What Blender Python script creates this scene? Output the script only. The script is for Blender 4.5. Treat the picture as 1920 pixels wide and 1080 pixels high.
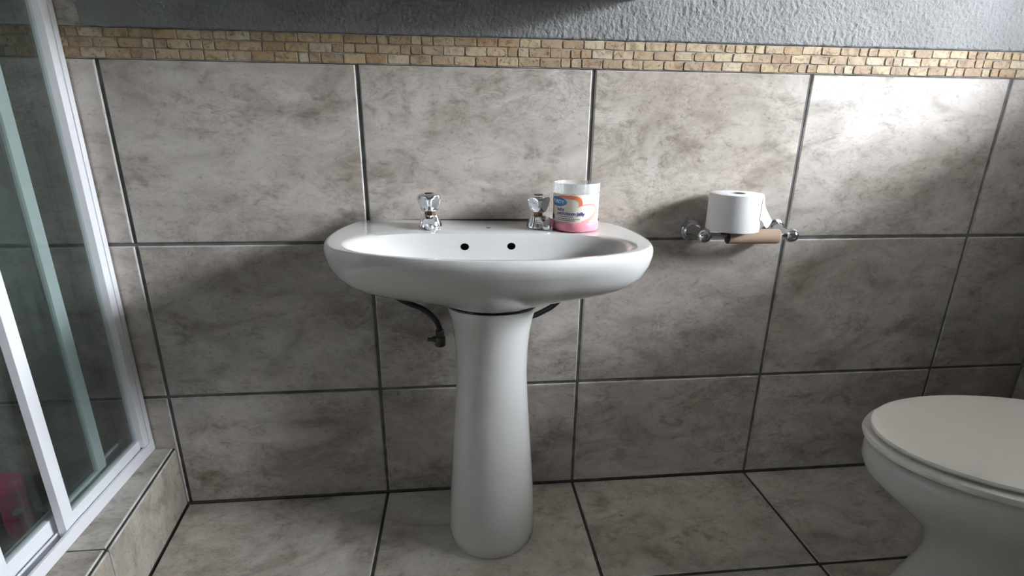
import bpy, bmesh, math, random
from mathutils import Vector, Matrix, noise as mnoise

random.seed(7)
PI = math.pi
for o in list(bpy.data.objects):
    bpy.data.objects.remove(o, do_unlink=True)
scene = bpy.context.scene
COL = scene.collection

# ---------------------------------------------------------------- camera
def cam_axes(p, y, r):
    cy, sy, cp, sp = math.cos(y), math.sin(y), math.cos(p), math.sin(p)
    f = Vector((sy*cp, cy*cp, -sp)); rt = Vector((cy, -sy, 0)); up = rt.cross(f)
    c, s = math.cos(r), math.sin(r)
    return rt*c + up*s, up*c - rt*s, f
CAM_POS = Vector((0.6366, -1.0535, 0.8409))
R_, U_, F_ = cam_axes(0.3041, 0.1019, 0.0108)
cd = bpy.data.cameras.new('camera'); cam = bpy.data.objects.new('camera', cd); COL.objects.link(cam)
cd.sensor_width = 36; cd.sensor_fit = 'HORIZONTAL'; cd.lens = 36*961.15/1920; cd.clip_start = 0.02
M = Matrix((R_, U_, -F_)).transposed().to_4x4(); M.translation = CAM_POS
cam.matrix_world = M
scene.camera = cam

# ---------------------------------------------------------------- world, exposure
w = bpy.data.worlds.new('overcast_sky'); scene.world = w; w.use_nodes = True
bg = w.node_tree.nodes['Background']; bg.inputs[0].default_value = (0.90, 0.945, 1.0, 1); bg.inputs[1].default_value = 12.0
vs = scene.view_settings
vs.view_transform = 'Standard'; vs.look = 'None'; vs.gamma = 1.0; vs.use_curve_mapping = False
vs.exposure = 3.80

# room dimensions (metres)
W = 0.45                                  # tile pitch
Z1, Z2, Z3 = 0.2762, 0.6125, 0.9488       # wall tile rows
MZ0, MZ1 = 0.9494, 1.0000                 # mosaic border
XR = 2.0535                               # right wall face
XL = -0.95                                # shower far wall
YB = -2.5                                 # wall behind the camera
ZC = 2.35
WY0, WY1, WZ0, WZ1 = -0.98, -0.35, 0.99, 1.70   # window opening in the right wall
WTH = 0.16

pl_ = bpy.data.lights.new('window_portal', 'AREA'); pl_.shape = 'RECTANGLE'; pl_.size = WY1-WY0; pl_.size_y = WZ1-WZ0
pl_.cycles.is_portal = True
po = bpy.data.objects.new('window_portal', pl_); COL.objects.link(po)
po.location = (XR+WTH+0.02, (WY0+WY1)/2, (WZ0+WZ1)/2); po.rotation_euler = (0, PI/2, PI)
po.rotation_euler = Vector((-1, 0, 0)).to_track_quat('-Z', 'Z').to_euler()

# ---------------------------------------------------------------- material helpers
def new_mat(name):
    m = bpy.data.materials.new(name); m.use_nodes = True
    nt = m.node_tree; b = nt.nodes['Principled BSDF']
    return m, nt, b
def simple(name, col, rough=0.5, metal=0.0, **kw):
    m, nt, b = new_mat(name)
    b.inputs['Base Color'].default_value = (*col, 1); b.inputs['Roughness'].default_value = rough
    b.inputs['Metallic'].default_value = metal
    for k, v in kw.items(): b.inputs[k.replace('_', ' ')].default_value = v
    return m
def N(nt, t, **kw):
    n = nt.nodes.new(t)
    for k, v in kw.items():
        if k in n.inputs: n.inputs[k].default_value = v
        else: setattr(n, k, v)
    return n
def L(nt, a, b): nt.links.new(a, b)
def ramp(nt, src, stops):
    r = nt.nodes.new('ShaderNodeValToRGB'); e = r.color_ramp.elements
    while len(e) < len(stops): e.new(0.5)
    for i, (p, c) in enumerate(stops):
        e[i].position = p; e[i].color = (*c, 1) if len(c) == 3 else c
    L(nt, src, r.inputs[0]); return r
def mix(nt, fac, a, b, mode='MIX'):
    n = nt.nodes.new('ShaderNodeMix'); n.data_type = 'RGBA'; n.blend_type = mode
    for i, v in ((0, fac), (6, a), (7, b)):
        if hasattr(v, 'node'): L(nt, v, n.inputs[i])
        else: n.inputs[i].default_value = v if i == 0 else (*v, 1)
    return n.outputs[2]

def tile_material(name, dark, light, brown, rough, stretch):
    m, nt, b = new_mat(name)
    geo = N(nt, 'ShaderNodeNewGeometry'); oi = N(nt, 'ShaderNodeObjectInfo')
    mul = N(nt, 'ShaderNodeMath', operation='MULTIPLY'); L(nt, oi.outputs['Random'], mul.inputs[0]); mul.inputs[1].default_value = 41.0
    add = N(nt, 'ShaderNodeVectorMath', operation='ADD'); L(nt, geo.outputs['Position'], add.inputs[0]); L(nt, mul.outputs[0], add.inputs[1])
    mp = N(nt, 'ShaderNodeMapping'); mp.inputs['Scale'].default_value = stretch; L(nt, add.outputs[0], mp.inputs[0])
    n1 = N(nt, 'ShaderNodeTexNoise', Scale=6.5, Detail=9.0, Roughness=0.62, Distortion=0.9); L(nt, mp.outputs[0], n1.inputs[0])
    n2 = N(nt, 'ShaderNodeTexNoise', Scale=15.0, Detail=8.0, Roughness=0.72, Distortion=1.4); L(nt, mp.outputs[0], n2.inputs[0])
    n3 = N(nt, 'ShaderNodeTexNoise', Scale=3.2, Detail=3.0); L(nt, mp.outputs[0], n3.inputs[0])
    n4 = N(nt, 'ShaderNodeTexNoise', Scale=75.0, Detail=5.0, Roughness=0.72); L(nt, mp.outputs[0], n4.inputs[0])
    base = ramp(nt, n1.outputs['Fac'], [(0.30, dark), (0.45, tuple((d*0.4+l*0.6) for d, l in zip(dark, light))), (0.58, light), (0.72, tuple(l*1.12 for l in light))])
    n5 = N(nt, 'ShaderNodeTexNoise', Scale=26.0, Detail=10.0, Roughness=0.74, Distortion=0.5); L(nt, mp.outputs[0], n5.inputs[0])
    n6 = N(nt, 'ShaderNodeTexNoise', Scale=7.5, Detail=3.0, Distortion=0.8); L(nt, add.outputs[0], n6.inputs[0])
    mot = ramp(nt, n5.outputs['Fac'], [(0.36, (0.58, 0.55, 0.52)), (0.46, (0.89, 0.88, 0.865)), (0.54, (1, 1, 1)), (0.66, (1.10, 1.10, 1.10))])
    mg = ramp(nt, n6.outputs['Fac'], [(0.42, (0.25, 0.25, 0.25)), (0.58, (1, 1, 1))])
    base_out = mix(nt, mg.outputs[0], base.outputs[0], mot.outputs[0], 'MULTIPLY')
    # thin veins where the second noise crosses its middle value
    sub = N(nt, 'ShaderNodeMath', operation='SUBTRACT'); L(nt, n2.outputs['Fac'], sub.inputs[0]); sub.inputs[1].default_value = 0.5
    ab = N(nt, 'ShaderNodeMath', operation='ABSOLUTE'); L(nt, sub.outputs[0], ab.inputs[0])
    vein = ramp(nt, ab.outputs[0], [(0.0, (0.72, 0.70, 0.67)), (0.035, (1, 1, 1))])
    vgate = ramp(nt, n3.outputs['Fac'], [(0.42, (0, 0, 0)), (0.58, (0.9, 0.9, 0.9))])
    c = mix(nt, vgate.outputs[0], base_out, vein.outputs[0], 'MULTIPLY')
    # brownish clouds, stronger on some tiles
    bg_ = ramp(nt, n3.outputs['Color'], [(0.47, (0, 0, 0)), (0.70, (0.45, 0.45, 0.45))])
    c = mix(nt, bg_.outputs[0], c, brown, 'MIX')
    rr = ramp(nt, oi.outputs['Random'], [(0.0, (1.06, 1.05, 1.04)), (0.75, (1.0, 1.0, 1.0)), (1.0, (0.90, 0.86, 0.80))])
    c = mix(nt, 1.0, c, rr.outputs[0], 'MULTIPLY')
    sp = ramp(nt, n4.outputs['Fac'], [(0.33, (0.66, 0.63, 0.60)), (0.43, (1, 1, 1))])
    c = mix(nt, 0.8, c, sp.outputs[0], 'MULTIPLY')
    L(nt, c, b.inputs['Base Color'])
    b.inputs['Roughness'].default_value = rough; b.inputs['Specular IOR Level'].default_value = 0.36
    bp = N(nt, 'ShaderNodeBump', Strength=0.18, Distance=0.002); L(nt, n2.outputs['Fac'], bp.inputs['Height']); L(nt, bp.outputs[0], b.inputs['Normal'])
    return m

MAT = {}
MAT['tile'] = tile_material('marbled_wall_tile', (0.26, 0.228, 0.195), (0.515, 0.480, 0.448), (0.335, 0.278, 0.235), 0.30, (1, 1, 1.7))
MAT['floor_tile'] = tile_material('marbled_floor_tile', (0.27, 0.24, 0.205), (0.525, 0.495, 0.45), (0.34, 0.295, 0.24), 0.36, (1, 1.5, 1))
def grout(name, col):
    m, nt, b = new_mat(name)
    geo = N(nt, 'ShaderNodeNewGeometry')
    n = N(nt, 'ShaderNodeTexNoise', Scale=30.0, Detail=5.0); L(nt, geo.outputs['Position'], n.inputs[0])
    r = ramp(nt, n.outputs['Fac'], [(0.3, tuple(c*0.65 for c in col)), (0.7, tuple(c*1.3 for c in col))])
    L(nt, r.outputs[0], b.inputs['Base Color']); b.inputs['Roughness'].default_value = 0.9
    return m
MAT['grout'] = grout('dark_grout', (0.13, 0.127, 0.126))
MAT['floor_grout'] = grout('floor_grout', (0.05, 0.044, 0.038))
MAT['mosaic_grout'] = grout('mosaic_grout', (0.30, 0.28, 0.25))
MAT['tile_edge'] = grout('pale_edge_highlight', (0.55, 0.54, 0.52))  # pale ceramic, lightened to stand in for highlights on lit chamfers

def plaster_mat():
    m, nt, b = new_mat('grey_textured_plaster')
    geo = N(nt, 'ShaderNodeNewGeometry')
    n = N(nt, 'ShaderNodeTexNoise', Scale=9.0, Detail=4.0); L(nt, geo.outputs['Position'], n.inputs[0])
    r = ramp(nt, n.outputs['Fac'], [(0.3, (0.205, 0.208, 0.213)), (0.7, (0.255, 0.258, 0.263))])
    L(nt, r.outputs[0], b.inputs['Base Color']); b.inputs['Roughness'].default_value = 0.6
    n2 = N(nt, 'ShaderNodeTexNoise', Scale=260.0, Detail=3.0, Roughness=0.6); L(nt, geo.outputs['Position'], n2.inputs[0])
    bp = N(nt, 'ShaderNodeBump', Strength=0.55, Distance=0.004); L(nt, n2.outputs['Fac'], bp.inputs['Height']); L(nt, bp.outputs[0], b.inputs['Normal'])
    return m
MAT['plaster'] = plaster_mat()
MAT['paint'] = simple('grey_wall_paint', (0.26, 0.255, 0.25), 0.7)
MAT['ceiling'] = simple('white_ceiling_paint', (0.76, 0.76, 0.75), 0.8)

def mosaic_mat():
    m, nt, b = new_mat('tumbled_travertine')
    geo = N(nt, 'ShaderNodeNewGeometry'); oi = N(nt, 'ShaderNodeObjectInfo')
    mul = N(nt, 'ShaderNodeMath', operation='MULTIPLY'); L(nt, oi.outputs['Random'], mul.inputs[0]); mul.inputs[1].default_value = 67.0
    add = N(nt, 'ShaderNodeVectorMath', operation='ADD'); L(nt, geo.outputs['Position'], add.inputs[0]); L(nt, mul.outputs[0], add.inputs[1])
    n1 = N(nt, 'ShaderNodeTexNoise', Scale=45.0, Detail=6.0, Roughness=0.65, Distortion=1.2); L(nt, add.outputs[0], n1.inputs[0])
    n2 = N(nt, 'ShaderNodeTexNoise', Scale=120.0, Detail=5.0, Roughness=0.72, Distortion=0.6); L(nt, add.outputs[0], n2.inputs[0])
    tint = ramp(nt, oi.outputs['Random'], [(0.0, (0.45, 0.36, 0.24)), (0.17, (0.33, 0.215, 0.12)), (0.33, (0.50, 0.43, 0.32)), (0.5, (0.40, 0.29, 0.17)), (0.68, (0.34, 0.245, 0.165)), (0.84, (0.47, 0.38, 0.25)), (1.0, (0.38, 0.26, 0.14))])
    v = ramp(nt, n1.outputs['Fac'], [(0.30, (0.50, 0.42, 0.34)), (0.50, (1, 1, 1)), (0.70, (1.12, 1.12, 1.15))])
    c = mix(nt, 1.0, tint.outputs[0], v.outputs[0], 'MULTIPLY')
    pit = ramp(nt, n2.outputs['Fac'], [(0.36, (0.30, 0.23, 0.18)), (0.44, (1, 1, 1))])
    c = mix(nt, 0.85, c, pit.outputs[0], 'MULTIPLY')
    L(nt, c, b.inputs['Base Color']); b.inputs['Roughness'].default_value = 0.62
    bp = N(nt, 'ShaderNodeBump', Strength=0.5, Distance=0.002); L(nt, n2.outputs['Fac'], bp.inputs['Height']); L(nt, bp.outputs[0], b.inputs['Normal'])
    return m
MAT['mosaic'] = mosaic_mat()
MAT['porcelain'] = simple('white_glazed_porcelain', (0.60, 0.60, 0.59), 0.10, Coat_Weight=0.5, Coat_Roughness=0.03)
MAT['porcelain2'] = simple('old_white_porcelain', (0.56, 0.56, 0.54), 0.14)
MAT['seat'] = simple('cream_seat_plastic', (0.74, 0.71, 0.66), 0.28)
MAT['chrome'] = simple('chrome', (0.78, 0.79, 0.82), 0.07, 1.0)
MAT['dark_chrome'] = simple('worn_dark_chrome', (0.58, 0.59, 0.63), 0.14, 1.0)
MAT['brass'] = simple('tarnished_brass', (0.30, 0.16, 0.085), 0.4, 1.0)
MAT['black'] = simple('black_plastic', (0.015, 0.015, 0.016), 0.4)
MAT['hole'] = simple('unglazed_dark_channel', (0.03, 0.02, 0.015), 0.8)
MAT['rubber'] = simple('black_braided_hose', (0.012, 0.011, 0.011), 0.45)
MAT['valve'] = simple('tarnished_valve_metal', (0.10, 0.095, 0.09), 0.4, 0.8)
MAT['alu'] = simple('white_coated_aluminium', (0.78, 0.79, 0.83), 0.32)
MAT['alu_dark'] = simple('track_seal', (0.06, 0.06, 0.07), 0.6)
MAT['wood'] = simple('dark_brown_cabinet_wood', (0.07, 0.05, 0.04), 0.45)
MAT['mirror'] = simple('mirror_glass', (0.85, 0.87, 0.87), 0.02, 1.0)
MAT['paper'] = simple('white_tissue', (0.70, 0.70, 0.71), 0.9)
MAT['core'] = simple('grey_brown_cardboard', (0.36, 0.26, 0.19), 0.85)
MAT['pink'] = simple('pink_plastic_bottle', (0.75, 0.04, 0.16), 0.35)
MAT['white_print'] = simple('white_print', (0.85, 0.86, 0.86), 0.5)
MAT['pinkbase'] = simple('pink_jar_base', (0.86, 0.30, 0.38), 0.35, Subsurface_Weight=0.2)
MAT['jelly'] = simple('cream_petroleum_jelly', (0.82, 0.80, 0.70), 0.3, Subsurface_Weight=0.2)
MAT['label'] = simple('cream_label', (0.86, 0.80, 0.70), 0.4)
MAT['orange'] = simple('coral_print', (0.85, 0.22, 0.12), 0.4)
MAT['coral'] = simple('pink_coral_print', (0.90, 0.33, 0.28), 0.4)
MAT['blue'] = simple('blue_print', (0.02, 0.20, 0.48), 0.4)
MAT['navy'] = simple('navy_print', (0.03, 0.03, 0.22), 0.5)
MAT['outside'] = simple('outdoor_surface', (0.23, 0.22, 0.20), 0.9)

def glass_mat(name, tint, film=0.0, filmcol=(0.4, 0.45, 0.43)):
    m = bpy.data.materials.new(name); m.use_nodes = True; nt = m.node_tree
    nt.nodes.remove(nt.nodes['Principled BSDF'])
    out = nt.nodes['Material Output']
    tr = N(nt, 'ShaderNodeBsdfTransparent'); tr.inputs[0].default_value = (*tint, 1)
    gl = N(nt, 'ShaderNodeBsdfGlossy'); gl.inputs['Roughness'].default_value = 0.02
    gb = N(nt, 'ShaderNodeNewGeometry')            # same reflectance on both faces of a thin pane
    io = N(nt, 'ShaderNodeMapRange'); L(nt, gb.outputs['Backfacing'], io.inputs[0]); io.inputs[3].default_value = 1.5; io.inputs[4].default_value = 1/1.5
    fr = N(nt, 'ShaderNodeFresnel'); L(nt, io.outputs[0], fr.inputs['IOR'])
    mx = N(nt, 'ShaderNodeMixShader'); L(nt, fr.outputs[0], mx.inputs[0]); L(nt, tr.outputs[0], mx.inputs[1]); L(nt, gl.outputs[0], mx.inputs[2])
    last = mx.outputs[0]
    if film:
        df = N(nt, 'ShaderNodeBsdfDiffuse'); df.inputs[0].default_value = (*filmcol, 1)
        geo = N(nt, 'ShaderNodeNewGeometry'); mp = N(nt, 'ShaderNodeMapping'); mp.inputs['Scale'].default_value = (1, 40, 2); L(nt, geo.outputs['Position'], mp.inputs[0])
        n = N(nt, 'ShaderNodeTexNoise', Scale=2.0, Detail=5.0); L(nt, mp.outputs[0], n.inputs[0])
        r = ramp(nt, n.outputs['Fac'], [(0.35, (film*0.4,)*3), (0.7, (film*1.5,)*3)])
        m2 = N(nt, 'ShaderNodeMixShader'); L(nt, r.outputs[0], m2.inputs[0]); L(nt, last, m2.inputs[1]); L(nt, df.outputs[0], m2.inputs[2]); last = m2.outputs[0]
    L(nt, last, out.inputs[0])
    return m
MAT['shower_glass'] = glass_mat('soapy_shower_glass', (0.80, 0.85, 0.835), 0.02)
MAT['window_glass'] = glass_mat('window_glass', (0.97, 0.98, 0.98))
MAT['clear_plastic'] = glass_mat('clear_jar_plastic', (0.95, 0.96, 0.96), 0.42, (0.92, 0.93, 0.93))

# ---------------------------------------------------------------- mesh helpers
def link(name, me, mat=None, parent=None):
    o = bpy.data.objects.new(name, me); COL.objects.link(o)
    if parent: o.parent = parent
    if mat and me is not None and not me.materials: me.materials.append(MAT[mat])
    return o
def mesh(name, verts, faces, smooth=False):
    me = bpy.data.meshes.new(name); me.from_pydata([tuple(v) for v in verts], [], faces)
    me.update()
    if smooth:
        for p in me.polygons: p.use_smooth = True
    return me
def fix(me):
    bm = bmesh.new(); bm.from_mesh(me); bmesh.ops.recalc_face_normals(bm, faces=bm.faces); bm.to_mesh(me); bm.free(); return me
def obj(name, verts, faces, mat, parent=None, smooth=False, fixn=True, angle=None):
    me = mesh(name, verts, faces, smooth)
    if fixn: fix(me)
    if angle: me.set_sharp_from_angle(angle=math.radians(angle))
    return link(name, me, mat, parent)
def tag(o, label=None, cat=None, group=None, kind=None):
    if label: o['label'] = label
    if cat: o['category'] = cat
    if group: o['group'] = group
    if kind: o['kind'] = kind
    return o
def empty(name, loc=(0, 0, 0), rot=(0, 0, 0), parent=None):
    o = bpy.data.objects.new(name, None); COL.objects.link(o); o.location = loc; o.rotation_euler = rot
    o.empty_display_size = 0.05
    if parent: o.parent = parent
    return o
class MB:
    """collects several shapes that make one mesh"""
    def __init__(s): s.v = []; s.f = []
    def add(s, verts, faces):
        n = len(s.v); s.v += [tuple(v) for v in verts]; s.f += [tuple(i+n for i in f) for f in faces]; return s
    def box(s, x0, x1, y0, y1, z0, z1):
        v = [(x, y, z) for z in (z0, z1) for y in (y0, y1) for x in (x0, x1)]
        return s.add(v, [(0, 2, 3, 1), (4, 5, 7, 6), (0, 1, 5, 4), (2, 6, 7, 3), (0, 4, 6, 2), (1, 3, 7, 5)])
    def cbox(s, x0, x1, y0, y1, z0, z1, c=0.001):
        bm = bmesh.new(); bmesh.ops.create_cube(bm, size=1)
        for v in bm.verts: v.co = Vector(((x0+x1)/2+v.co.x*(x1-x0), (y0+y1)/2+v.co.y*(y1-y0), (z0+z1)/2+v.co.z*(z1-z0)))
        bmesh.ops.bevel(bm, geom=list(bm.edges), offset=c, segments=2, affect='EDGES', profile=0.6)
        bm.verts.index_update()
        s.add([v.co[:] for v in bm.verts], [[v.index for v in f.verts] for f in bm.faces]); bm.free(); return s
    def loft(s, rings, cap0=True, cap1=True):
        n = len(rings[0]); v = [p for r in rings for p in r]; f = []
        for k in range(len(rings)-1):
            for i in range(n):
                j = (i+1) % n; f.append((k*n+i, k*n+j, (k+1)*n+j, (k+1)*n+i))
        if cap0: f.append(tuple(range(n))[::-1])
        if cap1: f.append(tuple((len(rings)-1)*n+i for i in range(n)))
        return s.add(v, f)
    def lathe(s, prof, n=40, org=(0, 0, 0), axis='Z', cap0=True, cap1=True):
        rings = []
        for r, h in prof:
            ring = []
            for i in range(n):
                a = 2*PI*i/n; p = (r*math.cos(a), r*math.sin(a), h)
                if axis == 'Y': p = (p[0], -p[2], p[1])
                if axis == 'X': p = (p[2], p[0], p[1])
                ring.append((org[0]+p[0], org[1]+p[1], org[2]+p[2]))
            rings.append(ring)
        return s.loft(rings, cap0, cap1)
    def tube(s, pts, rad, n=14, cap=True):
        pts = [Vector(p) for p in pts]; rads = rad if isinstance(rad, (list, tuple)) else [rad]*len(pts)
        t0 = (pts[1]-pts[0]).normalized(); nrm = t0.orthogonal().normalized(); rings = []
        for i, p in enumerate(pts):
            t = ((pts[min(i+1, len(pts)-1)]-pts[max(i-1, 0)])).normalized()
            nrm = (nrm - t*nrm.dot(t)).normalized(); b = t.cross(nrm)
            rings.append([p + (nrm*math.cos(2*PI*k/n)+b*math.sin(2*PI*k/n))*rads[i] for k in range(n)])
        return s.loft(rings, cap, cap)
    def build(s, name, mat, parent=None, smooth=False, angle=None):
        return obj(name, s.v, s.f, mat, parent, smooth, True, angle)
def spline(ctrl, n):
    """Catmull-Rom through ctrl, resampled to n+1 points evenly by length"""
    P = [Vector(c) for c in ctrl]; P = [P[0]*2-P[1]] + P + [P[-1]*2-P[-2]]; out = []
    for i in range(1, len(P)-2):
        for k in range(16):
            t = k/16; a, b, c, d = P[i-1:i+3]
            out.append(0.5*((2*b)+(c-a)*t+(2*a-5*b+4*c-d)*t*t+(3*b-a-3*c+d)*t**3))
    out.append(P[-2])
    acc = [0.0]
    for i in range(1, len(out)): acc.append(acc[-1]+(out[i]-out[i-1]).length)
    res = []; j = 0
    for k in range(n+1):
        s = acc[-1]*k/n
        while j < len(acc)-2 and acc[j+1] < s: j += 1
        d = acc[j+1]-acc[j]; res.append(out[j].lerp(out[j+1], 0 if d == 0 else (s-acc[j])/d))
    return res
def interp(x, xs, ys):
    if x <= xs[0]: return ys[0]
    for i in range(len(xs)-1):
        if x <= xs[i+1]: return ys[i]+(ys[i+1]-ys[i])*(x-xs[i])/(xs[i+1]-xs[i])
    return ys[-1]

# tiles: a chamfered slab over a convex polygon, face at local z = 0, normal +z
def inset(poly, d):
    n = len(poly); out = []
    for i in range(n):
        p0, p1, p2 = Vector(poly[i-1]), Vector(poly[i]), Vector(poly[(i+1) % n])
        e1 = (p1-p0).normalized(); e2 = (p2-p1).normalized()
        n1 = Vector((-e1.y, e1.x)); n2 = Vector((-e2.y, e2.x))
        k = 1+n1.dot(n2); out.append(p1+(n1+n2)*(d/k))
    return out
def tile_mesh(poly, th=0.008, c=0.0025):
    n = len(poly); a = inset(poly, c); m_ = inset(poly, c*0.45)
    v = [(p[0], p[1], -th) for p in poly]+[(p[0], p[1], -c) for p in poly]+[(p[0], p[1], -c*0.3) for p in m_]+[(p[0], p[1], 0) for p in a]
    f = []
    for k in range(3):
        for i in range(n):
            j = (i+1) % n; f.append((k*n+i, k*n+j, (k+1)*n+j, (k+1)*n+i))
    f.append(tuple(3*n+i for i in range(n))); f.append(tuple(range(n))[::-1])
    me = mesh('tile', v, f)
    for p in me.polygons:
        if p.index < 2*n: p.material_index = 1        # ceramic arris, coloured pale to stand in for a lit edge
    return me
_tc = {}
def rect_tile(name, w_, h_, mat, th=0.008):
    k = (round(w_, 4), round(h_, 4), mat, th)
    if k not in _tc:
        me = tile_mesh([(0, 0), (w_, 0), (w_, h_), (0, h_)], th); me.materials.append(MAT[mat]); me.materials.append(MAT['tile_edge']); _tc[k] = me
    return _tc[k]
ROT_BACK = (PI/2, 0, 0)
ROT_RIGHT = (PI/2, 0, -PI/2)
ROT_LEFT = (PI/2, 0, PI/2)
G = 0.0035                                 # half a joint
def wall_tile(parent, loc, rot, w_, h_, mat='tile'):
    o = link('tile', rect_tile('tile', w_, h_, mat), None, parent); o.location = loc; o.rotation_euler = rot
    return o

# ---------------------------------------------------------------- setting: back wall
wb = MB().box(XL-0.1, XR+WTH, 0.0035, 0.15, -0.1, ZC).build('wall_back', 'grout')
tag(wb, kind='structure')
cols = [-0.9, -0.45, 0, 0.45, 0.9, 1.35, 1.8, 2.25]; rows = [0.0, Z1, Z2, Z3]
for i in range(len(cols)-1):
    x0, x1 = max(cols[i], XL)+G, min(cols[i+1], XR+0.002)-G
    for j in range(3):
        z0, z1 = rows[j]+(G if j else 0.004), rows[j+1]-(G if j < 2 else 0.0003)
        jit = random.uniform(-0.0004, 0.0004)
        wall_tile(wb, (x0, jit, z0), ROT_BACK, x1-x0, z1-z0)
# shower side of the wall is tiled above the border too
zt = [MZ1+0.001, 1.337, 1.674, 2.011, 2.348]
for a, b in ((-0.95, -0.45), (-0.45, -0.0105)):
    for j in range(4):
        wall_tile(wb, (a+G, -0.002, zt[j]+(G if j else 0)), ROT_BACK, b-a-(G if b < -0.1 else 0)-G, zt[j+1]-zt[j]-2*G)

# plaster above the mosaic: near band modelled in relief
def plaster_band():
    x0, x1, z0, z1, st = -0.0095, XR, MZ1+0.0005, 1.15, 0.0019
    nx, nz = int((x1-x0)/st), int((z1-z0)/st); v = []; f = []
    for j in range(nz+1):
        z = z0+(z1-z0)*j/nz
        for i in range(nx+1):
            x = x0+(x1-x0)*i/nx
            h = mnoise.noise(Vector((x*150, 3.1, z*115)))*0.6+mnoise.noise(Vector((x*300, 7.7, z*240)))*0.4
            h += 0.5*mnoise.noise(Vector((x*22, 1.3, z*22)))
            e = -0.0042-0.0021*h
            if j == 0:
                e = -0.0008
            v.append((x, e, z + (0.0011*mnoise.noise(Vector((x*60, 0, 0))) if j < 2 else 0)))
    for j in range(nz):
        for i in range(nx):
            a = j*(nx+1)+i; f.append((a, a+1, a+nx+2, a+nx+1))
    me = mesh('plaster', v, f, True)
    return link('plaster', me, 'plaster', wb)
plaster_band()
MB().box(-0.0095, XR, -0.0042, 0.0034, 1.15, ZC).build('plaster', 'plaster', wb)

# mosaic border of small tumbled stones
tm = MB().box(XL, XR, -0.0005, 0.0034, MZ0, MZ1-0.0002).build('trim_1', 'mosaic_grout')
tag(tm, 'border strip of small tumbled ochre travertine stones above the wall tiles', kind='structure')
def stone(x0, x1, z0, z1):
    w_, h_ = x1-x0, z1-z0; r = random.uniform(0.0014, 0.0036); v = []; n = 12
    def loop(ins, y, rr):
        pts = []
        for cx, cz, a0 in ((w_-ins-rr, h_-ins-rr, 0), (ins+rr, h_-ins-rr, 90), (ins+rr, ins+rr, 180), (w_-ins-rr, ins+rr, 270)):
            for k in range(3):
                a = math.radians(a0+45*k); pts.append((cx+rr*math.cos(a), y, cz+rr*math.sin(a)))
        return pts
    base = [( random.uniform(-1, 1)*0.0006, random.uniform(-1, 1)*0.0006) for _ in range(n)]
    y = -random.uniform(0.0019, 0.0030); tx = random.uniform(-0.0007, 0.0007)
    l0 = loop(0, 0.0, r); l1 = loop(0.0002, y*0.65, r); l2 = loop(0.0009, y, r)
    rings = [[(p[0]+d[0], p[1]+tx*(p[0]/w_-0.5), p[2]+d[1]) for p, d in zip(l, base)] for l in (l0, l1, l2)]
    return MB().loft(rings, False, True)
zs = [MZ0+0.0006, 0.96705, 0.98355, MZ1-0.0004]
for j in range(3):
    x = XL - 0.0405 + (0.0, 0.0195, 0.004)[j] + random.uniform(-0.003, 0.003)
    while x < XR:
        ln = random.choice((0.0395, 0.0405, 0.0405, 0.0415))
        for a, b in (((0, 0.48), (0.48, 1)) if random.random() < 0.14 else ((0, 1),)):
            x0, x1 = max(x+ln*a+0.0009, XL), min(x+ln*b-0.0009, XR)
            if x1-x0 > 0.008:
                o = stone(x0, x1, zs[j]+0.0007, zs[j+1]-0.0007).build('stone', 'mosaic', tm, True, 28)
                o.location = (x0, 0, zs[j]+0.0007+random.uniform(-0.0003, 0.0003))
        x += ln

# ---------------------------------------------------------------- setting: floor and kerb
fl = MB().box(XL, XR+WTH, YB-0.1, 0.0034, -0.1, -0.0035).build('floor', 'floor_grout'); tag(fl, kind='structure')
def kerb_x(y): return -0.0052-0.125*y
frows = [-0.0015, -0.2915, -0.7415, -1.1915, -1.6415, -2.0915, YB]
for i in range(len(cols)-1):
    if cols[i] < 0: continue
    for j in range(len(frows)-1):
        y1, y0 = frows[j]-(G if j else 0.001), frows[j+1]+G
        x0, x1 = cols[i]+G, min(cols[i+1], XR)-G
        if i == 2 and y1 > -0.86:
            ye = max(y0, -0.86)
            poly = [(kerb_x(ye)+0.0025, ye), (x1, ye), (x1, y1), (kerb_x(y1)+0.0025, y1)]
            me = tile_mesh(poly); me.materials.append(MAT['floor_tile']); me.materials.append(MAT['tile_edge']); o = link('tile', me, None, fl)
            o.location = (0, 0, 0)
            continue
        o = link('tile', rect_tile('tile', x1-x0, y1-y0, 'floor_tile'), None, fl); o.location = (x0, y0, random.uniform(-0.0003, 0.0002))
KZ = 0.152
kb = MB().loft([[(-0.115, 0.002, z), (-0.115, -0.86, z), (kerb_x(-0.86)-0.004, -0.86, z), (kerb_x(0)-0.004, 0.002, z)] for z in (-0.003, KZ-0.004)]).build('trim_2', 'floor_grout')
tag(kb, 'low tiled kerb under the shower screen', kind='structure')
kj = [-0.0015, -0.2915, -0.7415, -0.858]
for j in range(3):
    a, b = kj[j]-(0.002 if j else 0.001), kj[j+1]+0.002
    poly = [(-0.115, b), (kerb_x(b)-0.0075, b), (kerb_x(a)-0.0075, a), (-0.115, a)]
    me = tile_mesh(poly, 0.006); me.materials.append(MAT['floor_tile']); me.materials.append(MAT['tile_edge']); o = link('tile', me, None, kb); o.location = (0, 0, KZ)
    Ln = (a-b)*math.hypot(1, 0.125)
    me = rect_tile('tile', Ln, KZ-0.0075, 'floor_tile', 0.006)
    o = link('tile', me, None, kb); o.location = (kerb_x(b), b, 0.002)
    o.rotation_euler = (PI/2, 0, PI/2+math.atan(0.125))
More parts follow.
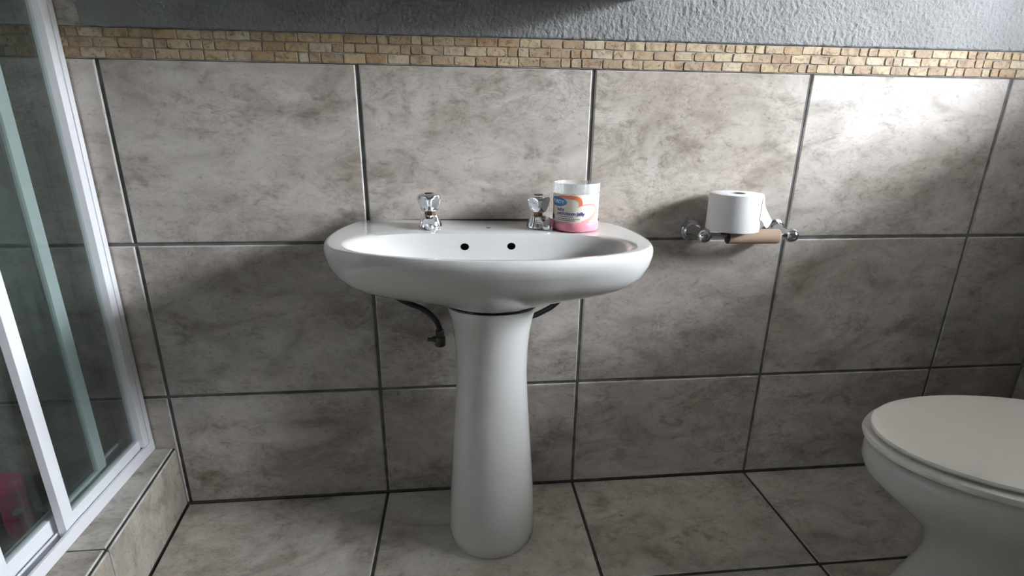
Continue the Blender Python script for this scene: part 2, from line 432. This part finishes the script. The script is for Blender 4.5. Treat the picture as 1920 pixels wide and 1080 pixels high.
# ---------------------------------------------------------------- setting: other walls, ceiling
wr = MB()
wr.box(XR, XR+WTH, YB, 0.0034, 0, WZ0).box(XR, XR+WTH, YB, 0.0034, WZ1, ZC).box(XR, XR+WTH, WY1, 0.0034, WZ0, WZ1).box(XR, XR+WTH, YB, WY0, WZ0, WZ1)
wr = wr.build('wall_right', 'plaster'); tag(wr, kind='structure')
gr = MB().box(XR-0.0025, XR, YB, 0.0, 0, Z3).build('grout', 'grout', wr)
ry = [0.0, -0.45, -0.9, -1.35, -1.8, -2.25, YB]
for i in range(len(ry)-1):
    for j in range(3):
        z0, z1 = rows[j]+(G if j else 0.004), rows[j+1]-G
        wall_tile(wr, (XR-0.0055, ry[i]-(G if i else 0.004), z0), ROT_RIGHT, ry[i]-ry[i+1]-2*G-(0.004 if not i else 0), z1-z0)
wl = MB().box(XL-0.1, XL, -0.86, 0.0034, -0.1, ZC).box(XL, 0.0, -0.96, -0.862, -0.1, ZC).box(-0.10, 0.0, YB, -0.96, -0.1, ZC).build('wall_left', 'paint'); tag(wl, kind='structure')
wf = MB().box(-0.1, XR+WTH, YB-0.1, YB, -0.1, ZC).build('wall_front', 'paint'); tag(wf, kind='structure')
ce = MB().box(XL-0.1, XR+WTH, YB-0.1, 0.15, ZC, ZC+0.1).build('ceiling', 'ceiling'); tag(ce, kind='structure')
# window in the right wall
wn = MB()
fx0, fx1 = XR+WTH-0.05, XR+WTH-0.005
for a in ((WY0, WY0+0.04, WZ0, WZ1), (WY1-0.04, WY1, WZ0, WZ1), (WY0, WY1, WZ0, WZ0+0.04), (WY0, WY1, WZ1-0.04, WZ1), ((WY0+WY1)/2-0.02, (WY0+WY1)/2+0.02, WZ0, WZ1)):
    wn.cbox(fx0, fx1, *a, 0.002)
wn = wn.build('window_1', 'alu'); tag(wn, kind='structure')
for a, b in ((WY0+0.04, (WY0+WY1)/2-0.02), ((WY0+WY1)/2+0.02, WY1-0.04)):
    xm = (fx0+fx1)/2
    obj('pane', [(xm, a, WZ0+0.04), (xm, b, WZ0+0.04), (xm, b, WZ1-0.04), (xm, a, WZ1-0.04)], [(0, 1, 2, 3)], 'window_glass', wn)
# outdoors: ground, and a deep roof and a wall added to shape the window light
og = MB().box(XR+WTH, 9, -8, 6, -0.4, -0.3).build('ground_outside', 'outside'); tag(og, kind='structure')
ow = MB().box(XR+WTH, XR+WTH+1.05, -3.5, 2.5, 1.86, 1.95).build('roof_sky_blocker', 'outside'); tag(ow, kind='structure')  # unseen overhang, added to block the high sky
bw = MB().box(7.0, 7.2, -8, 6, -0.3, 2.35).build('wall_sky_blocker', 'outside'); tag(bw, kind='structure')  # unseen wall, added to block the low sky

# ---------------------------------------------------------------- wash basin
XC = 0.690
HN = 44
O_ = [(0, -0.0035), (0.12, -0.0035), (0.222, -0.0035), (0.250, -0.0125), (0.2665, -0.045), (0.2785, -0.105), (0.281, -0.165), (0.276, -0.215), (0.262, -0.253), (0.235, -0.280), (0.19, -0.305), (0.13, -0.329), (0.065, -0.344), (0, -0.349)]
I_ = [(0, -0.124), (0.075, -0.124), (0.15, -0.130), (0.205, -0.150), (0.234, -0.180), (0.243, -0.215), (0.236, -0.248), (0.213, -0.273), (0.17, -0.295), (0.11, -0.314), (0.055, -0.324), (0, -0.326)]
K_ = [(0, -0.035), (0.045, -0.036), (0.078, -0.060), (0.084, -0.105), (0.084, -0.150), (0.072, -0.196), (0.042, -0.223), (0, -0.232)]
So, Si, Sk = spline(O_, HN), spline(I_, HN), spline(K_, HN)
TILT = 0.014
def full(half, z, zf=None):
    pts = [(p.x, p.y) for p in half]; loop = pts + [(-x, y) for x, y in pts[-2:0:-1]]
    return [(XC+x, y, (z if zf is None else zf(x, y))-TILT*x) for x, y in loop]
def scl(half, s, c=(0, -0.2)): return [Vector((c[0]+(p.x-c[0])*s, c[1]+(p.y-c[1])*s)) for p in half]
def lerp2(a, b, t): return [p.lerp(q, t) for p, q in zip(a, b)]
rings = []
for t, z in [(1.0, 0.5365), (0.93, 0.5400), (0.77, 0.5475), (0.60, 0.556), (0.46, 0.564), (0.33, 0.5725), (0.21, 0.583), (0.13, 0.593), (0.066, 0.6065), (0.02, 0.625), (0.0, 0.641)]:
    # the front tucks under faster than the sides
    rings.append(full([p.lerp(q, t**(1-0.38*max(0.0, min(1.0, (-p.y-0.275)/0.055))) if t > 0 else 0.0) for p, q in zip(So, Sk)], z))
rings.append(full(So, 0.649))
rings.append(full(scl(So, 0.994), 0.6545))
rings.append(full(scl(So, 0.984), 0.6572))
rings.append(full(scl(So, 0.965), 0.6575))
for t, z in ((0.45, 0.6560), (0.75, 0.6555), (0.90, 0.6553)):
    rings.append(full(lerp2(scl(So, 0.965), Si, t), z))
rings.append(full(Si, 0.6535))
ci = (0, -0.215)
for s, z in ((0.975, 0.648), (0.95, 0.637), (0.90, 0.618), (0.82, 0.597), (0.70, 0.579), (0.54, 0.566), (0.36, 0.558), (0.18, 0.554), (0.08, 0.5535)):
    rings.append(full(scl(Si, s, ci), z))
bs = MB().loft(rings, True, True)
basin_me = fix(mesh('basin', bs.v, bs.f, True)); basin_me.materials.append(MAT['porcelain'])
basin = bpy.data.objects.new('pedestal_basin', None); COL.objects.link(basin); basin.location = (0, 0, 0)
bowl = link('bowl', basin_me, None, basin)
# two overflow holes cut into the back of the bowl
cut = MB()
for hx in (-0.047, 0.039):
    cut.lathe([(0.0078, -0.006), (0.0078, 0.03)], 24, (XC+hx, -0.128, 0.6305), 'Y')
cm = fix(mesh('cut', cut.v, [f for f in cut.f], False))
# cylinder built along +y: move deeper into the ceramic
for v in cm.vertices: v.co.y = -0.128*2 - v.co.y - 0.012
for v in cm.vertices: v.co.z = 0.6305+(v.co.z-0.6305)*0.8
fix(cm)
cm.materials.append(MAT['porcelain']); cm.materials.append(MAT['hole'])
for p in cm.polygons: p.material_index = 1
co = bpy.data.objects.new('cutter', cm); COL.objects.link(co)
md = bowl.modifiers.new('holes', 'BOOLEAN'); md.object = co; md.operation = 'DIFFERENCE'; md.solver = 'EXACT'
try: md.material_mode = 'TRANSFER'
except Exception: pass
bpy.context.view_layer.update()
ev = bowl.evaluated_get(bpy.context.evaluated_depsgraph_get())
nm = bpy.data.meshes.new_from_object(ev)
bowl.modifiers.clear(); bowl.data = nm
bpy.data.objects.remove(co, do_unlink=True)
nm.set_sharp_from_angle(angle=math.radians(45))
tag(basin, 'white porcelain wash basin on a tall pedestal fixed to the tiled wall', 'basin')
# pedestal
prings = []
def ped_ring(z, wd, yf, rise=0.0):
    pts = [(0, -0.055), (wd*0.5, -0.055), (wd*0.9, -0.058), (wd*0.985, -0.07), (wd, -0.10)]
    ym = -0.135
    pts = pts + [(wd*math.cos(a), ym-(-yf+ym)*math.sin(a)) for a in [PI/2*k/14 for k in range(15)]]
    loop = pts+[(-x, y) for x, y in pts[-2:0:-1]]
    return [(XC+0.002+x, y, z+rise*max(0, (ym+0.03-y)/0.12)-(0.014*x if rise else 0)) for x, y in loop]
for z, wd, yf, r in ((0.0, 0.0885, -0.222, 0), (0.004, 0.0905, -0.2255, 0), (0.03, 0.0925, -0.228, 0), (0.08, 0.0895, -0.224, 0), (0.135, 0.0862, -0.219, 0), (0.20, 0.0815, -0.212, 0), (0.26, 0.0772, -0.206, 0), (0.32, 0.0727, -0.201, 0), (0.38, 0.0695, -0.199, 0), (0.43, 0.0705, -0.2015, 0.002), (0.47, 0.0742, -0.208, 0.006), (0.497, 0.0790, -0.217, 0.009), (0.5125, 0.0835, -0.225, 0.0145), (0.5145, 0.0828, -0.2245, 0.0145), (0.5140, 0.0750, -0.2165, 0.0145), (0.500, 0.0700, -0.210, 0.012), (0.36, 0.0600, -0.190, 0.0)):
    prings.append(ped_ring(z, wd, yf, r))
pd = MB().loft(prings, True, True).build('pedestal', 'porcelain', basin, True, 50)
# drain and maker's mark
MB().lathe([(0.021, 0.0), (0.021, 0.0022), (0.016, 0.003), (0.012, 0.0012)], 28, (XC, -0.215, 0.5532)).build('drain', 'chrome', basin, True, 40)
mk = MB().lathe([(0.0042, 0.0), (0.0042, 0.0004)], 20, (0, 0, 0)); 
mk.v = [(XC-0.001+x, -0.083+y*0.6, 0.6566+z) for x, y, z in mk.v]
mk.build('maker_mark', 'hole', basin)
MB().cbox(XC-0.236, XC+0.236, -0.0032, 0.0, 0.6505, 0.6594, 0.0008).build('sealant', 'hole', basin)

# ---------------------------------------------------------------- pillar taps
def tap(x, y, z, spin, label, hspin=0.0):
    t = empty('pillar_tap', (x, y, z), (0, 0, spin))
    b = MB().lathe([(0.0225, 0), (0.0228, 0.0015), (0.0217, 0.005), (0.0192, 0.012), (0.0172, 0.018), (0.0158, 0.0228), (0.012, 0.0245)], 32)
    b.build('body', 'chrome', t, True, 40)
    sp = MB(); rings = []
    for k in range(9):
        u = k/8; yy = -0.006-0.031*u; zz = 0.0135+0.004*math.sin(u*PI*0.9)-0.002*u
        wx, hz = 0.0145-0.003*u, 0.0098-0.0022*u
        rings.append([(wx*math.copysign(abs(math.cos(a))**0.75, math.cos(a)), yy, zz+hz*math.copysign(abs(math.sin(a))**0.75, math.sin(a))) for a in [2*PI*i/24 for i in range(24)]])
    sp.loft(rings).build('spout', 'chrome', t, True, 50)
    MB().lathe([(0.0085, -0.008), (0.0092, -0.0065), (0.0092, 0.002), (0.007, 0.003)], 24, (0, -0.0300, 0.009)).build('nozzle', 'chrome', t, True, 40)
    MB().lathe([(0.0098, 0.022), (0.0098, 0.0310), (0.0085, 0.0320)], 6).build('gland_nut', 'brass', t)
    # four-scooped handle
    hb = MB(); prof = [(0.0110, 0.0292), (0.0142, 0.0297), (0.0162, 0.0325), (0.0182, 0.0375), (0.0202, 0.0430), (0.0214, 0.0485), (0.0222, 0.0530), (0.0219, 0.0565), (0.0205, 0.0593), (0.0175, 0.0612), (0.0120, 0.0622), (0.0085, 0.0623)]
    rings = []; n = 96
    prof = [(p.x, p.y) for p in spline(prof, 34)]
    for r, h in prof:
        ring = []; s = math.sin(PI*min(1, max(0, (h-0.0325)/0.0262)))**0.5 if 0.0325 < h < 0.0587 else 0
        for i in range(n):
            a = 2*PI*i/n; d = ((a-PI/4+PI/4) % (PI/2))-PI/4      # angle to the scoop centre
            e = max(0.0, 1-(d/0.60)**2); rr = r*(1-0.21*s*e**0.8)
            ring.append((rr*math.cos(a), rr*math.sin(a), h))
        rings.append(ring)
    ho = hb.loft(rings).build('handle', 'chrome', t, True, 60); ho.rotation_euler = (0, 0, hspin-spin)
    MB().lathe([(0.0088, 0.0615), (0.0088, 0.0630), (0.0075, 0.0636), (0.003, 0.0638)], 28).build('index_cap', 'black', ho, True, 40)
    tag(t, label, 'tap', 'chrome taps on the basin')
    return t
tap(0.5785, -0.070, 0.6580, 0.0, 'chrome pillar tap on the basin ledge, standing alone on the left')
tap(0.7865, -0.070, 0.6549, 0.42, 'chrome pillar tap on the basin ledge, right beside the pink jar')

# ---------------------------------------------------------------- jar of petroleum jelly
JX, JY, JZ, JR = 0.857, -0.083, 0.6538, 0.0435
jar = empty('petroleum_jelly_jar', (JX, JY, JZ))
tag(jar, 'round jar of baby petroleum jelly with pink base on the basin ledge', 'jar')
MB().lathe([(JR-0.003, 0), (JR+0.0002, 0.002), (JR+0.0014, 0.006), (JR+0.0014, 0.0155), (JR+0.0004, 0.0178), (JR-0.0004, 0.0185)], 64).build('jar_base', 'pinkbase', jar, True, 40)
MB().lathe([(JR-0.0018, 0.0180), (JR-0.0018, 0.069), (0.03, 0.0697), (0.01, 0.0688)], 64).build('jelly', 'jelly', jar, True, 40)
MB().lathe([(JR-0.001, 0.018), (JR-0.001, 0.0700), (JR-0.001, 0.0715), (JR+0.0006, 0.0725), (JR+0.0006, 0.0875), (JR-0.0004, 0.0890), (JR-0.0022, 0.0890), (JR-0.0026, 0.0875), (JR-0.0026, 0.070)], 64, cap0=False, cap1=False).build('jar_wall', 'clear_plastic', jar, True, 40)
FACE = math.atan2(CAM_POS.y-JY, CAM_POS.x-JX)       # the printed side faces the room
def wrap(s, z, r):                                   # s: arc length to the right seen from the front
    a = FACE + s/JR
    return (r*math.cos(a), r*math.sin(a), z)
def jpx(u, v):                                       # print layout measured on the label
    k = max(-0.985, min(0.985, (u-525)/468)); return (JR*math.asin(k), 0.0185+(845-v)*0.000094+0.003*(1-math.sqrt(1-k*k))*-1)
lab = MB(); v = []; f = []; n = 96
for i in range(n+1):
    a = 2*PI*i/n
    for z in (0.0188, 0.0700): v.append((JR*math.cos(a), JR*math.sin(a), z))
for i in range(n): f.append((2*i, 2*i+2, 2*i+3, 2*i+1))
label_o = obj('label_wrap', v, f, 'label', jar, True)
def ribbon(name, pts, wds, mat, r):
    sp_ = spline([jpx(*p) for p in pts], 40); v = []; f = []
    for i, p in enumerate(sp_):
        t = (sp_[min(i+1, 40)]-sp_[max(i-1, 0)]).normalized(); nn = Vector((-t.y, t.x)); wd = interp(i/40, [k/(len(wds)-1) for k in range(len(wds))], wds)*0.000094
        for sgn in (-1, 1): q = p+nn*wd/2*sgn; v.append(wrap(q.x, q.y, r))
    for i in range(40): f.append((2*i, 2*i+2, 2*i+3, 2*i+1))
    return obj(name, v, f, mat, label_o, True, False)
ribbon('coral_band', [(95, 800), (85, 640), (95, 480), (140, 390), (210, 345), (330, 345), (480, 352), (570, 375), (620, 430), (628, 520)], [50, 45, 45, 60, 55, 50, 60, 75, 80, 70], 'orange', JR+0.00020)
ribbon('coral_band', [(560, 540), (680, 498), (800, 478), (890, 495), (925, 570), (905, 670), (830, 760), (720, 830), (660, 848)], [10, 15, 30, 55, 65, 70, 75, 80, 85], 'coral', JR+0.00022)
def disc(name, u, v_, a, b, rot, mat, r):
    s0, z0 = jpx(u, v_); vv = []; n = 36
    for ring in (0, 0.33, 0.66, 1.0):
        for i in range(n):
            t = 2*PI*i/n; x = a*ring*math.cos(t); y = b*ring*math.sin(t)
            vv.append(wrap(s0+x*math.cos(rot)-y*math.sin(rot), z0+x*math.sin(rot)+y*math.cos(rot), r))
    ff = []
    for k in range(3):
        for i in range(n): j = (i+1) % n; ff.append((k*n+i, k*n+j, (k+1)*n+j, (k+1)*n+i))
    return obj(name, vv, ff, mat, label_o, True, False)
disc('logo_oval', 165, 435, 0.0215, 0.0088, -0.06, 'blue', JR+0.00045)
disc('navy_spot', 85, 745, 0.0060, 0.0052, 0, 'navy', JR+0.00045)  # small navy oval low on the label's left
def text(body, u, v_, size, mat, r, bold=0.0, align='LEFT', rot=0.0, name='lettering'):
    c = bpy.data.curves.new('text', 'FONT'); c.body = body; c.size = size; c.align_x = align; c.offset = bold; c.resolution_u = 3
    to = bpy.data.objects.new('text', c); COL.objects.link(to); bpy.context.view_layer.update()
    me = bpy.data.meshes.new_from_object(to.evaluated_get(bpy.context.evaluated_depsgraph_get()))
    bpy.data.objects.remove(to, do_unlink=True)
    s0, z0 = jpx(u, v_); cr, sr = math.cos(rot), math.sin(rot)
    bm = bmesh.new(); bm.from_mesh(me); bmesh.ops.triangulate(bm, faces=bm.faces)
    long = [e for e in bm.edges if e.calc_length() > 0.002]
    if long: bmesh.ops.subdivide_edges(bm, edges=long, cuts=2)
    for q in bm.verts:
        x, y = q.co.x, q.co.y; q.co = Vector(wrap(s0+x*cr-y*sr, z0+x*sr+y*cr, r))
    bm.to_mesh(me); bm.free(); me.materials.clear()
    return link(name, me, mat, label_o)
text('PURITY', 172, 465, 0.0088, 'white_print', JR+0.0007, 0.0003, 'CENTER', -0.05)
text('baby', 165, 612, 0.0092, 'navy', JR+0.0004, 0.00025)
text('petroleum jelly', 165, 690, 0.0092, 'navy', JR+0.0004, 0.00022)
for (u0, u1, v_) in ((195, 480, 722), (175, 620, 762), (175, 530, 796)):     # small print too fine to read
    sa, za = jpx(u0, v_); sb, _ = jpx(u1, v_); v = []; f = []; s = sa; k = 0
    while s < sb:
        e = min(sb, s+random.uniform(0.0012, 0.0036))
        for q in (s, e):
            for z in (za-0.0006, za+0.0006): v.append(wrap(q, z, JR+0.0004))
        f.append((k, k+2, k+3, k+1)); k += 4; s = e+0.0007
    obj('small_print', v, f, 'navy', label_o, False, False)

# ---------------------------------------------------------------- toilet-roll holder, tube and roll
HZ = 0.6320
hol = empty('toilet_roll_holder', (1.229, 0, HZ))
tag(hol, 'chrome toilet roll holder with two ball-ended posts on the tiled wall', 'roll holder')
for px, bx in ((-0.0985, -0.0985), (0.0935, 0.0910)):
    ps = MB().lathe([(0.0225, -0.001), (0.0225, 0.004), (0.0205, 0.0048), (0.0205, 0.0075), (0.0188, 0.0083), (0.0182, 0.0115), (0.0150, 0.014), (0.0140, 0.020), (0.0118, 0.032), (0.0100, 0.046), (0.0098, 0.056)], 36, (0, 0, 0), 'Y')
    ps.v = [(px+(bx-px)*min(1, -y/0.056)+x, y, z) for x, y, z in ps.v]
    p = ps.build('post', 'dark_chrome', hol, True, 35)
    ball = []
    for k in range(15):
        a = PI*k/14; ball.append((max(0.0004, 0.0145*math.sin(a)), 0.0665-0.0145*math.cos(a)))
    MB().lathe(ball, 32, (bx, 0, 0), 'Y').build('ball_end', 'dark_chrome', p, True, 60)
MB().lathe([(0.0062, -0.088), (0.0062, -0.005), (0.0052, -0.004), (0.0052, 0.082)], 24, (0, -0.0605, 0), 'X').build('roller_bar', 'dark_chrome', hol, True, 40)
# empty cardboard tube
tb = MB(); TR = 0.0145; n = 40; rings = []
for (xx, r) in ((0, TR-0.0007), (0, TR), (0.105, TR+0.0012), (0.110, TR+0.0005), (0.111, TR-0.0006), (0, TR-0.0007)):
    rings.append([(xx, r*math.cos(2*PI*i/n)*0.95, r*math.sin(2*PI*i/n)) for i in range(n)])
tb.loft(rings, False, False)
tbo = tb.build('cardboard_tube', 'core', None, True, 50); tbo.location = (1.1840, -0.0605, HZ-0.0025)
tag(tbo, 'empty brown cardboard toilet roll tube left on the holder bar', 'cardboard tube')
# full roll standing on the bar
RX, RY, RZ, RRD, RH = 1.1880, -0.066, HZ+0.0140, 0.0510, 0.0735
roll = empty('toilet_roll', (RX, RY, RZ), (0.0, 0.0, 0))
tag(roll, 'white toilet paper roll standing upright on the roll holder', 'toilet roll')
rr = MB()
rr.lathe([(0.0165, RH), (0.0180, RH+0.0002), (RRD-0.002, RH), (RRD-0.0004, RH-0.0008), (RRD, RH-0.003), (RRD, 0.003), (RRD-0.0004, 0.0008), (RRD-0.002, 0), (0.0165, 0), (0.0165, RH)], 72, cap0=False, cap1=False)
ro = rr.build('paper', 'paper', roll, True, 40)
MB().lathe([(0.0163, 0.001), (0.0163, RH-0.001), (0.0156, RH-0.001), (0.0156, 0.001), (0.0163, 0.001)], 40, cap0=False, cap1=False).build('core', 'core', roll, True, 40)
# loose torn tail on the right-hand side
tv = []; tf = []; nu, nv_ = 14, 10; th = 0.0006
def tailpt(u, v_):
    a0 = math.radians(-50); a = a0+u*0.75
    off = 0.0012+0.027*(u**1.6)*(0.06+0.94*v_**1.3)
    x = (RRD+off)*math.cos(a); y = (RRD+off)*math.sin(a)
    z = RH-0.004-(0.060-0.016*(0.5+0.5*math.sin(6*u+1)))*v_-0.004*u
    return Vector((x, y, z))
for i in range(nu+1):
    for j in range(nv_+1): tv.append(tailpt(i/nu, j/nv_))
m0 = len(tv)
for i in range(nu+1):
    for j in range(nv_+1): q = tailpt(i/nu, j/nv_); tv.append(q-Vector((q.x, q.y, 0)).normalized()*th)
for i in range(nu):
    for j in range(nv_):
        a = i*(nv_+1)+j; b = a+nv_+1; tf.append((a, b, b+1, a+1)); tf.append((m0+a, m0+a+1, m0+b+1, m0+b))
for i in range(nu):
    for j in (0, nv_): a = i*(nv_+1)+j; b = a+nv_+1; tf.append((a, b, m0+b, m0+a))
for i in (0, nu):
    for j in range(nv_): a = i*(nv_+1)+j; tf.append((a, a+1, m0+a+1, m0+a))
obj('loose_sheet', tv, tf, 'paper', roll, True, True, 40)

# ---------------------------------------------------------------- water hoses under the basin
def hose(pts, label, valve):
    t = empty('water_hose', valve if valve else pts[-1]); base = Vector(t.location)
    sp_ = spline(pts, 40)
    MB().tube([Vector((p.x, p.y, p.z))-base for p in sp_], 0.0058, 14).build('hose', 'rubber', t, True)
    tag(t, label, 'hose', 'hoses under the basin')
    v0 = Vector(valve)-base
    MB().lathe([(0.0075, 0.004), (0.009, 0.006), (0.009, 0.017), (0.0075, 0.019)], 6, v0+Vector((0, 0, 0.006))).build('hose_nut', 'valve', t)
    MB().lathe([(0.0095, -0.012), (0.0112, -0.010), (0.0112, 0.008), (0.008, 0.011)], 18, v0).build('valve_body', 'valve', t, True, 40)
    MB().tube([v0+Vector((0, 0, 0)), v0+Vector((0, -v0.y-base.y+0.0005, 0))], 0.0075, 16).build('wall_stub', 'valve', t, True, 40)
    MB().lathe([(0.004, 0), (0.004, 0.010), (0.0065, 0.011), (0.0065, 0.018), (0.005, 0.019)], 12, v0+Vector((-0.026, 0, 0.003)), 'X').build('valve_knob', 'valve', t, True, 40)
    return t
VL = (0.589, -0.05, 0.412)
hose([(0.575, -0.058, 0.5385), (0.545, -0.055, 0.5405), (0.512, -0.051, 0.533), (0.499, -0.050, 0.520), (0.507, -0.050, 0.508), (0.530, -0.050, 0.495), (0.557, -0.050, 0.482), (0.578, -0.050, 0.462), (0.588, -0.050, 0.440), VL], 'black hose curving down to a small valve, left of the pedestal', VL)
VR = (0.752, -0.035, 0.405)
hose([(0.800, -0.058, 0.537), (0.832, -0.056, 0.534), (0.848, -0.052, 0.512), (0.828, -0.046, 0.483), (0.798, -0.040, 0.463), (0.766, -0.036, 0.445), VR], 'black hose mostly hidden behind the pedestal on its right', VR)

# ---------------------------------------------------------------- toilet
TD = Vector((-0.9845, 0.1755, 0)); TS = Vector((0.1755, 0.9845, 0))       # pointing forward / to its side
TC = Vector((1.5690, -0.4335, 0)); LZ = 0.370
toilet = empty('toilet', (TC.x, TC.y, 0)); tag(toilet, 'white toilet with closed lid standing at the right wall', 'toilet')
def egg(cx, a_front, a_back, b, z, n=72, pw=1.0):
    out = []
    for i in range(n):
        t = 2*PI*i/n; c, s = math.cos(t), math.sin(t)
        a = a_front if c > 0 else a_back
        p = TD*(cx+a*c)+TS*(b*math.copysign(abs(s)**pw, s)); out.append((p.x, p.y, z))
    return out
LB = .1515
lid = MB().loft([egg(0, .254, .245, LB-.0065, LZ-0.011), egg(0, .259, .25, LB-.002, LZ-0.0095), egg(0, .261, .252, LB, LZ-0.006), egg(0, .2595, .25, LB-.0015, LZ-0.0025), egg(0, .255, .245, LB-.006, LZ-0.0008), egg(0, .225, .22, .13, LZ+0.0003), egg(0, .12, .12, .07, LZ+0.001), egg(0, .01, .01, .006, LZ+0.0012)])
lido = lid.build('lid', 'seat', toilet, True, 40); lido.location = TS*0.002
seat = MB().loft([egg(.004, .255, .25, .154, LZ-0.029), egg(.004, .262, .255, .1605, LZ-0.027), egg(.004, .264, .257, .1625, LZ-0.022), egg(.004, .262, .256, .161, LZ-0.017), egg(.004, .256, .25, .155, LZ-0.0145)])
seato = seat.build('seat', 'seat', toilet, True, 40); seato.location = TS*0.004
for sgn in (-1, 1):
    MB().lathe([(0.008, LZ-0.0145), (0.008, LZ-0.0105)], 16, tuple(TD*0.19+TS*(0.06*sgn))).build('bumper', 'seat', seato)
PAN = [  # height, tip (forward), back, half width
    (0.339, .248, .24, .147), (0.335, .258, .245, .156), (0.325, .262, .246, .160), (0.303, .262, .246, .160), (0.287, .256, .246, .154), (0.268, .238, .246, .142), (0.245, .212, .246, .128), (0.220, .182, .246, .115), (0.195, .156, .246, .104), (0.170, .137, .246, .096), (0.145, .127, .246, .092), (0.120, .124, .246, .091), (0.095, .129, .246, .093), (0.070, .139, .25, .098), (0.040, .153, .255, .105), (0.012, .166, .26, .112), (0.0, .168, .262, .113)]
pan = MB().loft([egg(0, f_, b_, w_, z) for z, f_, b_, w_ in PAN])
pan.build('pan', 'porcelain2', toilet, True, 50)
# cistern against the wall
cx0 = XR-0.006-TC.x
MB().cbox(cx0-0.165, cx0, -0.20-0.085, 0.20-0.085, 0.36, 0.68, 0.012).build('cistern', 'porcelain2', toilet, True, 50)
MB().cbox(cx0-0.172, cx0, -0.207-0.085, 0.207-0.085, 0.68, 0.712, 0.010).build('cistern_lid', 'porcelain2', toilet, True, 50)
MB().lathe([(0.02, 0), (0.02, 0.004), (0.016, 0.006)], 24, (cx0-0.085, -0.085, 0.711)).build('flush_button', 'chrome', toilet, True, 40)
MB().cbox(0.20, cx0-0.10, -0.15, 0.02, 0.0, 0.37, 0.012).build('pan_back', 'porcelain2', toilet, True, 50)

# ---------------------------------------------------------------- shower screen
sh = empty('shower_screen', (-0.0475, 0, KZ), (0, 0, math.radians(2.6)))
tag(sh, 'white aluminium framed sliding glass shower screen on the tiled kerb', 'shower screen')
SL = 0.835; TOP = 1.72
MB().cbox(-0.006, 0, -SL, -0.002, 0.0005, 0.024, 0.0008).cbox(-0.066, -0.060, -SL, -0.002, 0.0005, 0.030, 0.0008).box(-0.061, -0.005, -SL, -0.002, 0.0005, 0.006).cbox(-0.0265, -0.0245, -SL, -0.002, 0.003, 0.019, 0.0005).build('bottom_track', 'alu', sh)
MB().cbox(-0.066, 0, -SL, -0.002, TOP, TOP+0.045, 0.001).build('top_track', 'alu', sh)
MB().cbox(-0.022, 0.0005, -0.0165, -0.004, 0.024, TOP, 0.0008).build('wall_jamb', 'alu', sh)
MB().cbox(-0.066, 0.0005, -SL-0.012, -SL, 0.0005, TOP+0.045, 0.0008).build('end_jamb', 'alu', sh)
def panel(u, y0, y1, wr_, wl_, dep=0.013, z0=0.0075, rail=0.036, flush=0.0):
    """u: centre plane, y0 nearer the wall, y1 nearer the room's front"""
    z1 = TOP-0.004
    pane = MB().box(u-0.002, u+0.002, y1+wl_-0.003, y0-wr_+0.003, z0+rail-0.003, z1-0.027).build('glass_pane', 'shower_glass', sh)
    for a, b in ((y0-wr_, y0), (y1, y1+wl_)):
        q = MB().cbox(u-dep/2, u+dep/2+(flush if b == y0 else 0), a, b, z0+(0.018 if flush and b == y0 else 0), z1, 0.0008)
        q.build('stile', 'alu', pane)
    MB().cbox(u-dep/2+0.0006, u+dep/2-0.0006, y1+wl_, y0-wr_, z0, z0+rail, 0.0008).build('rail', 'alu', pane)
    MB().cbox(u-dep/2+0.0006, u+dep/2-0.0006, y1+wl_, y0-wr_, z1-0.03, z1, 0.0008).build('rail', 'alu', pane)
    return pane
panel(-0.0150, -0.0180, -0.2710, 0.0180, 0.0225, flush=0.0080)
panel(-0.0380, -0.1090, -0.3850, 0.0245, 0.0245)
# pink bottle on the shower floor
bt = empty('shower_bottle', (-0.315, -0.055, 0.0))
tag(bt, 'pink plastic bottle standing on the shower floor behind the glass', 'bottle')
def ov(a, b, z, ox=0.0, n=36): return [(ox+a*math.cos(2*PI*i/n), b*math.sin(2*PI*i/n), z) for i in range(n)]
MB().loft([ov(.024, .020, -0.002), ov(.027, .022, .003), ov(.0275, .0225, .03), ov(.0255, .0215, .06), ov(.0235, .020, .085), ov(.018, .016, .094)]).build('body', 'pink', bt, True, 50)
MB().loft([ov(.040, .022, .092, -.020), ov(.046, .026, .096, -.022), ov(.047, .027, .125, -.022), ov(.043, .024, .131, -.022)]).build('cap', 'pink', bt, True, 50)
MB().lathe([(0.009, 0), (0.009, 0.0006)], 20, (0.006, 0, 0)).build('white_mark', 'white_print', bt)
wmk = bt.children[-1]; wmk.rotation_euler = (PI/2, 0, math.radians(40)); wmk.location = (0.011, -0.0205, 0.06)

# ---------------------------------------------------------------- mirror cabinet above the basin
cb = empty('mirror_cabinet', (0.69, 0, 1.0745)); tag(cb, 'dark wall cabinet hung above the basin, its underside at the picture edge', 'cabinet')
MB().cbox(-0.40, 0.297, -0.135, -0.0085, 0.0, 0.60, 0.002).build('body', 'wood', cb)
for a, b in ((-0.40, -0.0525), (-0.0505, 0.297)):
    d = MB().cbox(a, b, -0.153, -0.1355, 0.0, 0.60, 0.002).build('door', 'wood', cb)
    MB().box(a+0.02, b-0.02, -0.1545, -0.153, 0.02, 0.58).build('mirror', 'mirror', d)

# ---------------------------------------------------------------- a dry crumb on the floor
cr = MB().loft([[(0.006*math.cos(a)*(1+0.3*math.sin(3*a))*k, 0.0028*math.sin(a)*k, z) for a in [2*PI*i/10 for i in range(10)]] for z, k in ((0, 0.8), (0.0014, 1.0), (0.0026, 0.5))])
cro = cr.build('floor_crumb', 'core', None, True); cro.location = (0.987, -0.126, 0.0002); cro.rotation_euler = (0, 0, -0.4)
tag(cro, 'tiny brown crumb lying on the floor tile right of the pedestal', 'crumb')
